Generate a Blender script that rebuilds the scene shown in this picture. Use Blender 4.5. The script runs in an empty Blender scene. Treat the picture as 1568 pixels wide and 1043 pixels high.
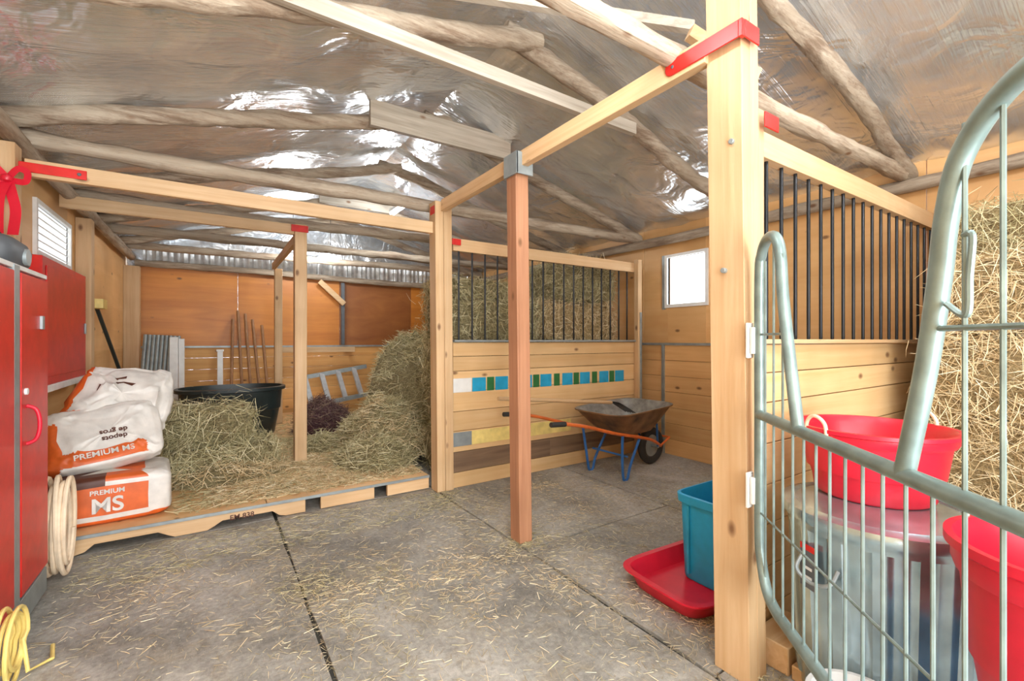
import bpy, math, random
import numpy as np
from mathutils import Vector, Matrix, noise
random.seed(7); rng=np.random.default_rng(7)
pi=math.pi
# ---------------------------------------------------------------- materials
def newmat(name):
    m=bpy.data.materials.new(name); m.use_nodes=True
    nt=m.node_tree; b=nt.nodes['Principled BSDF']
    return m,nt,b
def lk(nt,a,b): nt.links.new(a,b)
def ramp(nt,fac,stops):
    r=nt.nodes.new('ShaderNodeValToRGB'); e=r.color_ramp.elements
    while len(e)<len(stops): e.new(0.5)
    for i,(p,c) in enumerate(stops):
        e[i].position=p; e[i].color=(*c,1)
    lk(nt,fac,r.inputs['Fac']); return r.outputs['Color']
def noise_n(nt,vec,scale,detail=4,rough=.55,dist=0):
    n=nt.nodes.new('ShaderNodeTexNoise'); n.inputs['Scale'].default_value=scale
    n.inputs['Detail'].default_value=detail; n.inputs['Roughness'].default_value=rough
    n.inputs['Distortion'].default_value=dist
    if vec: lk(nt,vec,n.inputs['Vector'])
    return n.outputs['Fac']
def mapping(nt,scale,loc=(0,0,0)):
    t=nt.nodes.new('ShaderNodeTexCoord'); mp=nt.nodes.new('ShaderNodeMapping')
    mp.inputs['Scale'].default_value=scale; mp.inputs['Location'].default_value=loc
    lk(nt,t.outputs['Object'],mp.inputs['Vector']); return mp
def mixc(nt,fac,a,b,mode='MIX'):
    x=nt.nodes.new('ShaderNodeMix'); x.data_type='RGBA'; x.blend_type=mode
    for s,v in ((x.inputs[0],fac),(x.inputs[6],a),(x.inputs[7],b)):
        if isinstance(v,bpy.types.NodeSocket): lk(nt,v,s)
        elif isinstance(v,(int,float)): s.default_value=v
        else: s.default_value=(*v,1)
    return x.outputs[2]
def madd(nt,a,k,b):
    n=nt.nodes.new('ShaderNodeMath'); n.operation='MULTIPLY_ADD'; lk(nt,a,n.inputs[0]); n.inputs[1].default_value=k
    if isinstance(b,(int,float)): n.inputs[2].default_value=b
    else: lk(nt,b,n.inputs[2])
    return n.outputs[0]
def bump(nt,b,h,strength,dist=.01):
    n=nt.nodes.new('ShaderNodeBump'); n.inputs['Strength'].default_value=strength
    n.inputs['Distance'].default_value=dist
    lk(nt,h,n.inputs['Height']); lk(nt,n.outputs['Normal'],b.inputs['Normal'])
def island(nt):
    g=nt.nodes.new('ShaderNodeNewGeometry'); return g.outputs['Random Per Island']
def wood(name,c1,c2,axis='X',grain=28,along=1.2,knots=True,rough=.6,bstr=.15,var=.22,kcol=(.20,.09,.035),mott=None):
    m,nt,b=newmat(name)
    s=[grain]*3; s['XYZ'.index(axis)]=along
    mp=mapping(nt,s)
    isl=island(nt)
    ml=nt.nodes.new('ShaderNodeMath'); ml.operation='MULTIPLY'; ml.inputs[1].default_value=37; lk(nt,isl,ml.inputs[0])
    ad=nt.nodes.new('ShaderNodeVectorMath'); ad.operation='ADD'; lk(nt,mp.outputs[0],ad.inputs[0]); lk(nt,ml.outputs[0],ad.inputs[1])
    f=noise_n(nt,ad.outputs[0],1,6,.6,.6)
    col=ramp(nt,f,[(.25,c1),(.5,tuple((x+y)/2 for x,y in zip(c1,c2))),(.75,c2)])
    mp3=mapping(nt,(1.3,1.3,1.3)); pf=noise_n(nt,mp3.outputs[0],1,3)
    pc=ramp(nt,pf,[(.3,(.76,.73,.68)),(.65,(1.08,1.08,1.08))])
    col=mixc(nt,.8,col,pc,'MULTIPLY')
    if mott:
        s4=[13]*3; s4['XYZ'.index(axis)]=1.5
        mp4=mapping(nt,s4); mf=noise_n(nt,mp4.outputs[0],1,9,.78,.1)
        mk=ramp(nt,mf,[(.45,(0,0,0)),(.62,(.85,.85,.85))]); col=mixc(nt,mk,col,mott)
    if knots:
        s2=[5.5]*3; s2['XYZ'.index(axis)]=3.0
        mp2=mapping(nt,s2); v=nt.nodes.new('ShaderNodeTexVoronoi'); v.inputs['Scale'].default_value=1
        ad2=nt.nodes.new('ShaderNodeVectorMath'); ad2.operation='ADD'; lk(nt,mp2.outputs[0],ad2.inputs[0]); lk(nt,ml.outputs[0],ad2.inputs[1])
        lk(nt,ad2.outputs[0],v.inputs['Vector'])
        kf=ramp(nt,v.outputs['Distance'],[(.045,(.9,.9,.9)),(.11,(0,0,0))])
        col=mixc(nt,kf,col,kcol)
    vr=ramp(nt,isl,[(0,(1-var,)*3),(1,(1.0,)*3)])
    col=mixc(nt,1,col,vr,'MULTIPLY')
    lk(nt,col,b.inputs['Base Color']); b.inputs['Roughness'].default_value=rough
    bump(nt,b,f,bstr)
    return m
def plain(name,c,rough=.5,metal=0,var=.12,bs=0.05,sc=12):
    m,nt,b=newmat(name)
    mp=mapping(nt,(1,1,1)); f=noise_n(nt,mp.outputs[0],sc,5)
    col=ramp(nt,f,[(.3,tuple(x*(1-var*1.6) for x in c)),(.7,tuple(min(1,x*(1+var)) for x in c))])
    lk(nt,col,b.inputs['Base Color']); b.inputs['Roughness'].default_value=rough; b.inputs['Metallic'].default_value=metal
    bump(nt,b,f,bs); return m
PINE=[wood('pine_'+a,(.84,.60,.35),(.66,.40,.19),a) for a in 'XYZ']
PINEX,PINEY,PINEZ=PINE
CEDZ=wood('cedar_z',(.60,.30,.16),(.38,.16,.08),'Z')
HANDZ=wood('handle_wood',(.42,.22,.10),(.26,.12,.05),'Z',knots=False)
SID=wood('siding_x',(.87,.60,.31),(.75,.45,.19),'X',22,.9)
SIDO=wood('siding_orange_x',(.86,.49,.17),(.70,.33,.09),'X',22,.9)
SIDY=wood('siding_y',(.85,.53,.23),(.72,.38,.14),'Y',22,.9)
PLYO=wood('plywood_orange',(.80,.31,.045),(.56,.17,.018),'X',9,.8,rough=.45,bstr=.05)
PLYB=wood('plywood_brown',(.46,.17,.04),(.28,.085,.02),'X',5,1.6,rough=.45,bstr=.05,knots=False)
PLYL=wood('plywood_light',(.86,.53,.24),(.75,.41,.15),'Y',9,.8,rough=.5,bstr=.05)
PLYV=wood('plywood_light_z',(.85,.56,.28),(.74,.43,.18),'Z',9,.8,rough=.5,bstr=.05)
WEA=wood('weathered_dark',(.36,.23,.13),(.15,.085,.05),'X',20,1)
GREYW=wood('weathered_grey',(.66,.60,.50),(.36,.30,.23),'X',30,1.5,bstr=.3)
def logm(name,axis):
    return wood(name,(.62,.53,.41),(.40,.31,.22),axis,24,1.3,rough=.85,bstr=.9,var=.3,mott=(.20,.125,.075))
LOGX=logm('log_x','X'); LOGY=logm('log_y','Y')
def foil():
    m,nt,b=newmat('foil_insulation')
    mp=mapping(nt,(1,1,1)); big=noise_n(nt,mp.outputs[0],3.0,3,.5,1.0)
    mp2=mapping(nt,(2,40,2)); st=noise_n(nt,mp2.outputs[0],1,2,.5,.3)
    mp3=mapping(nt,(3,140,3)); fi=noise_n(nt,mp3.outputs[0],1,1,.4,.1)
    # printed seam tape every 1.2 m
    h=madd(nt,st,.10,big); h=madd(nt,fi,.045,h)
    col=ramp(nt,big,[(.35,(.72,.78,.84)),(.65,(.95,.98,1.0))])
    lk(nt,col,b.inputs['Base Color']); b.inputs['Metallic'].default_value=.80; b.inputs['Roughness'].default_value=.24
    bump(nt,b,h,.85,.05); return m
FOIL=foil()
def floorm():
    m,nt,b=newmat('dusty_rubber_mat')
    mp=mapping(nt,(1,1,1))
    a=noise_n(nt,mp.outputs[0],1.5,9,.70,.5); f=noise_n(nt,mp.outputs[0],45,6,.7)
    g=noise_n(nt,mp.outputs[0],3.5,8,.72,1.0)
    mp2=mapping(nt,(160,30,1)); h=noise_n(nt,mp2.outputs[0],1,3,.6,.5)
    mp3=mapping(nt,(30,140,1)); h3=noise_n(nt,mp3.outputs[0],1,3,.6,.5)
    col=ramp(nt,a,[(.32,(.16,.155,.14)),(.5,(.33,.32,.29)),(.66,(.50,.485,.45))])
    col=mixc(nt,ramp(nt,g,[(.50,(0,0,0)),(.66,(.55,.55,.55))]),col,(.31,.26,.18))
    c2=ramp(nt,f,[(.3,(.62,.60,.57)),(.7,(1.3,1.28,1.24))])
    col=mixc(nt,.8,col,c2,'MULTIPLY')
    for hh in (h,h3):
        st=ramp(nt,hh,[(.60,(0,0,0)),(.70,(.4,.4,.4))])
        col=mixc(nt,st,col,(.60,.54,.40))
    lk(nt,col,b.inputs['Base Color']); b.inputs['Roughness'].default_value=.8
    bump(nt,b,f,.4); return m
MAT=floorm()
def hay(name,stops):
    m,nt,b=newmat(name); c=ramp(nt,island(nt),stops)
    lk(nt,c,b.inputs['Base Color']); b.inputs['Roughness'].default_value=.7; return m
HAYG=hay('hay_strand_green',[(0,(.20,.17,.075)),(.35,(.46,.40,.20)),(.75,(.66,.58,.34)),(1,(.84,.76,.50))])
HAYY=hay('hay_strand_straw',[(0,(.38,.26,.12)),(.35,(.68,.51,.27)),(.75,(.86,.70,.43)),(1,(.96,.85,.60))])
HAYD=hay('hay_strand_dusty',[(0,(.28,.22,.13)),(.5,(.50,.42,.26)),(1,(.78,.67,.44))])
HAYP=hay('hay_strand_brown',[(0,(.05,.02,.02)),(.5,(.16,.07,.07)),(1,(.38,.27,.18))])
def hcore(name,c1,c2,c3):
    m,nt,b=newmat(name); mp=mapping(nt,(14,40,60)); f=noise_n(nt,mp.outputs[0],1,6,.7,1.5)
    col=ramp(nt,f,[(.3,c1),(.5,c2),(.7,c3)]); lk(nt,col,b.inputs['Base Color']); b.inputs['Roughness'].default_value=.9
    bump(nt,b,f,1,.02); return m
HCG=hcore('hay_core_green',(.08,.065,.03),(.28,.23,.11),(.52,.44,.24))
HCY=hcore('hay_core_straw',(.12,.08,.035),(.38,.27,.12),(.70,.54,.29))
HCP=hcore('hay_core_brown',(.03,.01,.015),(.10,.04,.05),(.22,.12,.10))
RED=plain('red_paint',(.64,.02,.015),.35,var=.1)
REDP=plain('red_plastic',(.64,.012,.035),.35,var=.06)
GATE=plain('gate_enamel',(.22,.30,.285),.36,.3,var=.2)
GREY=plain('grey_metal',(.33,.37,.37),.45,.4)
ALU=plain('aluminum',(.60,.62,.63),.35,.5)
GALV=plain('galvanized',(.48,.62,.68),.25,.82,var=.3,sc=6)
CORR=plain('corrugated_zinc',(.78,.80,.80),.35,.4,var=.2)
BLK=plain('black_iron',(.02,.022,.025),.35,.5)
BLKP=plain('black_plastic',(.022,.034,.034),.4)
WHT=plain('white_paint',(.80,.80,.77),.5,var=.06)
BAGW=plain('bag_white',(.76,.72,.66),.38,var=.12,bs=.5,sc=9)
BAGO=plain('bag_orange',(.72,.13,.02),.45,var=.12)
BAGB=plain('bag_brown',(.10,.03,.015),.5)
TEAL=plain('sky_blue_plastic',(.02,.40,.72),.4,var=.08)
BLUEB=plain('blue_plastic',(.01,.25,.55),.35,var=.08)
BLUES=plain('blue_steel',(.03,.14,.40),.4)
ORNG=plain('orange_paint',(.75,.16,.03),.4)
TGRN=plain('tile_green',(.03,.17,.05),.4)
TBLU=plain('tile_blue',(.02,.36,.60),.4)
YEL=plain('yellow_paint',(.85,.66,.22),.5)
CREAM=plain('cream_rope',(.84,.66,.46),.6)
YCORD=plain('yellow_cord',(.85,.66,.20),.45)
RUB=plain('rubber',(.03,.028,.025),.7)
RUST=plain('rusty_tray',(.26,.14,.065),.5,.2,var=.5,sc=7)
TRAYG=plain('tray_grey',(.32,.32,.30),.45,.3,var=.3)
DGREY=plain('dark_grey',(.10,.11,.12),.5)
DIRT=plain('dirt',(.05,.045,.035),.9)
def emis(name,c,s):
    m,nt,b=newmat(name); b.inputs['Emission Color'].default_value=(*c,1); b.inputs['Emission Strength'].default_value=s
    b.inputs['Base Color'].default_value=(*c,1); return m
TUBE=emis('tube_glow',(1,.98,.94),9)
GLOWPANE=emis('daylight_glow_pane',(.93,.97,1),1.3)  # pane emits its own glow, standing in for daylight outside
def clearm():
    m,nt,b=newmat('clear_plastic'); b.inputs['Base Color'].default_value=(.85,.85,.82,1); b.inputs['Roughness'].default_value=.2
    b.inputs['Alpha'].default_value=.55; return m
CLEAR=clearm()
# ---------------------------------------------------------------- mesh builder
class MB:
    def __init__(s): s.v=[];s.f=[];s.mi=[];s.mats=[];s.M=Matrix.Identity(4)
    def m(s,mat):
        if mat not in s.mats: s.mats.append(mat)
        return s.mats.index(mat)
    def add(s,vs,fs,mat):
        o=len(s.v); s.v+= [tuple(s.M@Vector(p)) for p in vs]
        s.f+=[tuple(i+o for i in f) for f in fs]
        if isinstance(mat,list): s.mi+=[s.m(x) for x in mat]
        else: s.mi+=[s.m(mat)]*len(fs)
    def b(s,x0,x1,y0,y1,z0,z1,mat):
        vs=[(x,y,z) for x in(x0,x1) for y in(y0,y1) for z in(z0,z1)]
        s.add(vs,[(0,1,3,2),(4,6,7,5),(0,4,5,1),(2,3,7,6),(0,2,6,4),(1,5,7,3)],mat)
    def beam(s,p0,p1,w,h,mat):
        p0=Vector(p0);p1=Vector(p1);d=(p1-p0).normalized()
        up=Vector((0,0,1)) if abs(d.z)<.9 else Vector((0,1,0))
        r=d.cross(up).normalized()*w/2; u=r.cross(d).normalized()*h/2
        vs=[]
        for p in(p0,p1):
            for a in(-1,1):
                for c in(-1,1): vs.append(p+r*a+u*c)
        s.add(vs,[(0,1,3,2),(4,6,7,5),(0,4,5,1),(2,3,7,6),(0,2,6,4),(1,5,7,3)],mat)
    def loft(s,rings,mat,cap0=True,cap1=True):
        n=len(rings[0]); vs=[p for r in rings for p in r]; fs=[]
        for i in range(len(rings)-1):
            for j in range(n):
                k=(j+1)%n; fs.append((i*n+j,i*n+k,(i+1)*n+k,(i+1)*n+j))
        if cap0: fs.append(tuple(range(n))[::-1])
        if cap1: fs.append(tuple((len(rings)-1)*n+j for j in range(n)))
        s.add(vs,fs,mat)
    def tube(s,pts,r,mat,seg=8,closed=False,rag=None):
        pts=[Vector(p) for p in pts]; n=len(pts)
        rs=r if isinstance(r,(list,tuple)) else [r]*n
        rings=[];u=None
        for i,p in enumerate(pts):
            if closed: d=pts[(i+1)%n]-pts[i-1]
            else: d=pts[min(i+1,n-1)]-pts[max(i-1,0)]
            d.normalize()
            if u is None:
                u=d.orthogonal().normalized()
            else:
                u=(u-d*u.dot(d)).normalized()
            w=d.cross(u)
            rings.append([p+(u*math.cos(a)+w*math.sin(a))*rs[i]*(1+(.22*noise.noise((i*.55,a*1.3,rag)) if rag is not None else 0)) for a in [2*pi*k/seg for k in range(seg)]])
        if closed: rings.append(rings[0]); s.loft(rings,mat,False,False)
        else: s.loft(rings,mat)
    def lathe(s,prof,c,mat,seg=40,rf=None,sx=1,sy=1,caps=(True,True)):
        rings=[]
        for r,z in prof:
            rings.append([(c[0]+sx*(r*(rf(a) if rf else 1))*math.cos(a),c[1]+sy*(r*(rf(a) if rf else 1))*math.sin(a),c[2]+z) for a in [2*pi*k/seg for k in range(seg)]])
        s.loft(rings,mat,*caps)
    def log(s,p0,p1,r,mat,wob=.03,n=14,seed=0,r1=None):
        p0=Vector(p0);p1=Vector(p1);pts=[];rs=[]
        for i in range(n+1):
            t=i/n; p=p0.lerp(p1,t)
            e=min(1,6*t,6*(1-t))
            p+=Vector((0,noise.noise((t*2.2,seed,1)),noise.noise((t*2.2,seed,5))))*wob*e
            p+=Vector((0,noise.noise((t*9,seed,1)),noise.noise((t*9,seed,5))))*.008*e
            pts.append(p); rr=r+( (r1 or r)-r)*t
            rs.append(rr*(1+.12*noise.noise((t*7,seed,9))+.16*noise.noise((t*23,seed,2))))
        s.tube(pts,rs,mat,12,rag=seed+.3)
    def done(s,name,bevel=0,ang=40,parent=None):
        V=np.array(s.v); c=(V.min(0)+V.max(0))/2
        me=bpy.data.meshes.new(name); me.from_pydata([tuple(p) for p in (V-c)],[],s.f)
        for mt in s.mats: me.materials.append(mt)
        me.polygons.foreach_set('material_index',s.mi)
        me.polygons.foreach_set('use_smooth',[True]*len(s.f)); me.update()
        try: me.set_sharp_from_angle(angle=math.radians(ang))
        except Exception: pass
        o=bpy.data.objects.new(name,me); bpy.context.collection.objects.link(o); o.location=c
        if bevel:
            bm=o.modifiers.new('bevel','BEVEL'); bm.width=bevel; bm.segments=2; bm.limit_method='ANGLE'
        if parent: o.parent=parent
        return o
def strands(mb,P,D,L,W,mat,bend=.3):
    n=len(P); D=D/np.linalg.norm(D,axis=1,keepdims=True)
    R=rng.normal(size=(n,3)); S=np.cross(D,R); S/=np.linalg.norm(S,axis=1,keepdims=True)
    B=np.cross(D,S)*(rng.normal(size=(n,1))*bend)
    L=L[:,None] if hasattr(L,'shape') else np.full((n,1),L)
    a=P-D*L/2; m=P+B*L/2; e=P+D*L/2; w=S*W/2
    vs=np.stack([a-w,a+w,m-w,m+w,e-w*.4,e+w*.4],1).reshape(-1,3)
    fs=[]
    for i in range(n):
        k=i*6; fs+= [(k,k+1,k+3,k+2),(k+2,k+3,k+5,k+4)]
    o=len(mb.v); M=mb.M
    if M!=Matrix.Identity(4):
        A=np.array(M); vs=vs@A[:3,:3].T+A[:3,3]
    mb.v+= [tuple(p) for p in vs.tolist()]; mb.f+=[tuple(q+o for q in f) for f in fs]; mb.mi+=[mb.m(mat)]*len(fs)
def bale(mb,c,s,rz,core,st,n=1500,rough=.02,lean=0,fluff=.012,L=(.05,.17),W=.0042):
    old=mb.M; mb.M=Matrix.Translation(c)@Matrix.Rotation(rz,4,'Z')@Matrix.Rotation(lean,4,'Y')
    sd=random.random()*100
    N=(10,6,6); idx={};vs=[];fs=[]
    def vid(i,j,k):
        if (i,j,k) not in idx:
            p=Vector(((i/N[0]-.5)*s[0],(j/N[1]-.5)*s[1],(k/N[2]-.5)*s[2]))
            q=p*(1-.10*((abs(i/N[0]-.5)*2)**4+(abs(k/N[2]-.5)*2)**4+(abs(j/N[1]-.5)*2)**4)/2)
            nv=noise.noise_vector((p+Vector((sd,sd,0)))*7)*rough
            idx[(i,j,k)]=len(vs); vs.append(q+nv)
        return idx[(i,j,k)]
    for i in range(N[0]):
        for j in range(N[1]):
            for k,fl in((0,1),(N[2],0)):
                q=(vid(i,j,k),vid(i+1,j,k),vid(i+1,j+1,k),vid(i,j+1,k)); fs.append(q[::-1] if fl else q)
    for i in range(N[0]):
        for k in range(N[2]):
            for j,fl in((0,0),(N[1],1)):
                q=(vid(i,j,k),vid(i+1,j,k),vid(i+1,j,k+1),vid(i,j,k+1)); fs.append(q[::-1] if fl else q)
    for j in range(N[1]):
        for k in range(N[2]):
            for i,fl in((0,1),(N[0],0)):
                q=(vid(i,j,k),vid(i,j+1,k),vid(i,j+1,k+1),vid(i,j,k+1)); fs.append(q[::-1] if fl else q)
    mb.add(vs,fs,core)
    U=rng.uniform(-.5,.5,(n,3)); ax=rng.choice(3,n,p=[.25,.4,.35]); sg=rng.choice([-1,1],n)
    U[np.arange(n),ax]=sg*.485
    rr=1-.05*((np.abs(U)*2)**4).sum(1,keepdims=True)/2
    P=U*np.array(s)*rr
    P[np.arange(n),ax]+=sg*rng.exponential(fluff,n)
    D=rng.normal(size=(n,3)); D[np.arange(n),ax]=np.abs(D[np.arange(n),ax])*.35*sg
    strands(mb,P,D,rng.uniform(L[0],L[1],n),W,st)
    mb.M=old
def mound(mb,c,rx,ry,h,core,st,n,pw=1.0,L=(.06,.2),ripple=.35):
    sd=random.random()*50
    def H(x,y):
        r=math.hypot(x,y)
        return h*max(0,1-r**1.6)**pw*(1+ripple*noise.noise((x*2+sd,y*2,0))+.12*noise.noise((x*6+sd,y*6,0)))+.012*noise.noise((x*9,y*9,sd))
    G=26; vs=[];fs=[]
    for i in range(G+1):
        for j in range(G+1):
            x=i/G*2-1;y=j/G*2-1
            r=math.hypot(x,y)
            if r>1: k=1/r; x*=k;y*=k
            vs.append((c[0]+x*rx,c[1]+y*ry,c[2]+max(0,H(x,y))))
    for i in range(G):
        for j in range(G):
            a=i*(G+1)+j; fs.append((a,a+G+1,a+G+2,a+1))
    mb.add(vs,fs,core)
    th=rng.uniform(0,2*pi,n); rr=np.sqrt(rng.uniform(0,1.1,n))
    P=np.array([[c[0]+r*math.cos(t)*rx,c[1]+r*math.sin(t)*ry,c[2]+max(0,H(r*math.cos(t),r*math.sin(t)))+.01] for r,t in zip(rr,th)])
    P[:,2]+=rng.exponential(.012,n)
    D=rng.normal(size=(n,3)); D[:,2]*=.45
    strands(mb,P,D,rng.uniform(L[0],L[1],n),.0042,st)
def rrect(a,b,z,cx=0,cy=0,e=.28,seg=40,tilt=0):
    out=[]
    for k in range(seg):
        t=2*pi*k/seg; ct,st=math.cos(t),math.sin(t)
        x=a*math.copysign(abs(ct)**(e*1.0),ct); y=b*math.copysign(abs(st)**(e*1.0),st)
        out.append((cx+x,cy+y,z+tilt*x))
    return out
def text(name,body,size,loc,rot,mat,parent=None,ext=.001):
    cu=bpy.data.curves.new(name,'FONT'); cu.body=body; cu.size=size; cu.extrude=ext; cu.align_x='CENTER'; cu.align_y='CENTER'
    cu.offset=size*.02
    cu.materials.append(mat); o=bpy.data.objects.new(name,cu); bpy.context.collection.objects.link(o)
    o.rotation_euler=rot; o.location=loc
    if parent: 
        o.parent=parent; o.matrix_parent_inverse=Matrix.Translation(parent.location).inverted()
    return o
# ---------------------------------------------------------------- shell
XL,XR,YB,YF=-.93,4.02,7.6,-1.5
RX,RZ,EZ=1.54,3.13,2.42
mb=MB(); mb.b(XL-.1,XR+.1,YF-.1,YB+.1,-.08,-.014,DIRT)
def matslab(x0,x1,y0,y1,sd):
    pts=[]
    def edge(a,b,n):
        for i in range(n):
            t=i/n; p=Vector(a).lerp(Vector(b),t); q=noise.noise_vector((p.x*2+sd,p.y*2,0))*.014
            pts.append((p.x+q.x,p.y+q.y))
    edge((x0,y0),(x1,y0),12);edge((x1,y0),(x1,y1),20);edge((x1,y1),(x0,y1),12);edge((x0,y1),(x0,y0),20)
    mb.loft([[(x,y,-.014) for x,y in pts],[(x,y,0) for x,y in pts]],MAT,False,True)
for i,(x0,x1,ys) in enumerate([(XL,.350,[YF,3.43,YB]),(.366,1.484,[YF,3.43,YB]),(1.506,2.75,[YF,.95,2.12,YB]),(2.764,XR,[YF,.95,2.17,YB])]):
    for j in range(len(ys)-1): matslab(x0,x1,ys[j]+.006,ys[j+1]-.006,i*7+j)
mb.done('floor')
mb=MB()
def slope(x0,z0,x1,z1):
    nx=60; ny=200; vs=[];fs=[]
    for i in range(nx+1):
        for j in range(ny+1):
            t=i/nx; x=x0+(x1-x0)*t; z=z0+(z1-z0)*t; y=YF-.1+(YB+.2-YF)*j/ny
            sag=-.02*abs(math.sin(pi*(y-1.05)/1.18))
            vs.append((x,y,z+.03*noise.noise((x*1.5,y*2.2,3))+.012*noise.noise((x*4,y*7,6))+.003*noise.noise((x*12,y*16,6))-.01+sag))
    for i in range(nx):
        for j in range(ny):
            a=i*(ny+1)+j; fs.append((a,a+1,a+ny+2,a+ny+1))
    mb.add(vs,fs,FOIL)
slope(XL-.12,EZ-.03,RX,RZ); slope(RX,RZ,XR+.12,EZ-.03)
mb.done('ceiling',0,80)
def gable(y0,y1,z0,mb,mat):
    vs=[(x,y,z) for y in(y0,y1) for x,z in((XL,z0),(XR,z0),(XR,EZ),(RX,RZ+.02),(XL,EZ))]
    mb.add(vs,[(0,1,2,3,4),(9,8,7,6,5)]+[(i,(i+1)%5+0,(i+1)%5+5,i+5) for i in range(5)],mat)
mb=MB()
for a,c,m in((XL,.30,PLYO),(.305,1.70,PLYO),(1.705,2.9,PLYB),(2.905,XR,PLYO)): mb.b(a,c,YB,YB+.02,1.12,2.17,m)
for k in range(7): mb.b(XL,XR,YB,YB+.02,.16*k,.16*k+.157,SIDO)
gable(YB+.02,YB+.06,0,mb,FOIL)
mb.done('wall_back',.002)
mb=MB(); n=200; vs=[];fs=[]
for i in range(n+1):
    x=XL+.17+(XR-XL-.36)*i/n; y=YB-.014+.012*math.sin(i*1.9)
    vs+=[(x,y,2.17),(x,y,min(2.46,RZ-abs(x-RX)*((RZ-EZ)/(RX-XL))-.08))]
for i in range(n): fs.append((2*i,2*i+2,2*i+3,2*i+1))
mb.add(vs,fs,CORR); mb.done('corrugated_metal_strip')
# left wall with window
mb=MB()
WY0,WY1,WZ0,WZ1=4.0,4.78,1.77,2.06
mb.b(XL-.06,XL,YF,YB,0,1.10,SIDY); mb.b(XL-.06,XL,YF,WY0,1.10,EZ,PLYL); mb.b(XL-.06,XL,WY1,YB,1.10,EZ,PLYL)
mb.b(XL-.06,XL,WY0,WY1,1.10,WZ0,PLYL); mb.b(XL-.06,XL,WY0,WY1,WZ1,EZ,PLYL)
mb.done('wall_left')
mb=MB()
for a,c,d,e in((WY0-.03,WY1+.03,WZ0-.035,WZ0),(WY0-.03,WY1+.03,WZ1,WZ1+.03),(WY0-.03,WY0,WZ0,WZ1),(WY1,WY1+.03,WZ0,WZ1)):
    mb.b(XL-.05,XL+.02,a,c,d,e,WHT)
mb.b(XL-.012,XL-.006,WY0,WY1,WZ0,WZ1,GLOWPANE)
for k in range(6):
    z=WZ0+.025+k*.048; mb.b(XL-.006,XL+.002,WY0,WY1,z-.004,z+.004,WHT)
mb.done('window_1')
# right wall with window
mb=MB()
VY0,VY1,VZ0,VZ1=2.64,3.08,1.58,2.07
for k in range(7): mb.b(XR,XR+.04,YF,YB,.165*k,.165*k+.162,SIDY)
for a,c in((YF,-.2),(-.195,1.0),(1.005,2.2),(2.205,VY0),(VY1,3.4),(3.405,YB)): mb.b(XR,XR+.04,a,c,1.157,EZ,PLYL)
mb.b(XR,XR+.04,VY0,VY1,1.157,VZ0,PLYL); mb.b(XR,XR+.04,VY0,VY1,VZ1,EZ,PLYL)
mb.b(XR+.04,XR+.06,YF,YB,0,1.15,PLYL)
mb.done('wall_right',.002)
mb=MB()
for a,c,d,e in((VY0-.03,VY1+.03,VZ0-.035,VZ0),(VY0-.03,VY1+.03,VZ1,VZ1+.03),(VY0-.03,VY0,VZ0,VZ1),(VY1,VY1+.03,VZ0,VZ1)):
    mb.b(XR-.02,XR+.03,a,c,d,e,WHT)
mb.b(XR-.022,XR,VY1+.03,VY1+.06,VZ0-.05,VZ1+.03,GREY)
mb.done('window_2')
mb=MB(); mb.b(XR-.02,XR,1.0,YB,1.15,1.175,GREY); mb.b(XR-.02,XR,3.12,3.15,0,1.15,GREY); mb.done('trim_1')
mb=MB(); mb.b(XL,XR,YB-.02,YB,1.10,1.125,GREY); mb.b(2.47,2.51,YB-.03,YB-.02,.5,1.15,GREY); mb.done('trim_2')
mb=MB()
mb.b(XL,-.75,YF-.06,YF,0,2.42,PLYV); mb.b(1.45,XR,YF-.06,YF,0,2.42,PLYV)
vs=[(x,y,z) for y in(YF-.06,YF) for x,z in((XL,2.2),(XR,2.2),(XR,EZ),(RX,RZ+.02),(XL,EZ))]
mb.add(vs,[(0,1,2,3,4),(9,8,7,6,5)]+[(i,(i+1)%5,(i+1)%5+5,i+5) for i in range(5)],PLYV)
mb.done('wall_front')
# ---------------------------------------------------------------- roof frame
def truss(name,y,tie=True,tz=2.31,ap=3.0,collar=None,s=1,rr=.045,left=True,tr=None):
    mb=MB()
    if left: mb.log((XL+.02,y,2.37),(RX+.1,y-.01,ap),rr,LOGX,.04,44,s)
    mb.log((RX-.12,y+.03,ap+.02),(XR-.03,y+.03,2.33),rr,LOGX,.04,44,s+3)
    if tie: mb.log((XL+.02,y+.12,tz),(XR-.03,y+.05,tz+.02),tr or rr*.95,LOGX,.05,70,s+7)
    if collar: mb.beam((collar[0],y-.085,collar[2]),(collar[1],y-.085,collar[3]),.04,collar[4],GREYW)
    return mb.done(name)
truss('roof_truss',1.05,s=11,rr=.046)
truss('roof_truss',2.2,tie=False,collar=(-.7,2.4,2.66,2.64,.075),s=21,rr=.054)
truss('roof_truss',3.42,collar=(.96,2.18,2.87,2.88,.19),s=31,rr=.052)
truss('roof_truss',4.6,s=41,collar=(.6,2.5,2.62,2.62,.08),rr=.05)
truss('roof_truss',5.8,s=51,collar=(1.05,1.96,2.9,2.9,.14),rr=.05)
truss('roof_truss',7.0,s=61,tz=2.36,rr=.05)
mb=MB(); mb.beam((.9,2.0,2.88),(2.02,1.40,2.78),.04,.05,GREYW); mb.done('roof_brace_plank')
mb=MB(); mb.beam((1.78,1.25,2.58),(2.1,1.12,2.42),.04,.06,PINEX);mb.done('roof_brace_block')
mb=MB(); mb.log((XR-.07,YF+.05,2.25),(XR-.07,YB-.16,2.25),.045,LOGY,.03,60,77); mb.done('wall_plate_log')
mb=MB(); mb.log((XL+.07,YF+.05,2.26),(XL+.07,YB-.16,2.26),.045,LOGY,.03,60,78); mb.done('wall_plate_log')
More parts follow.
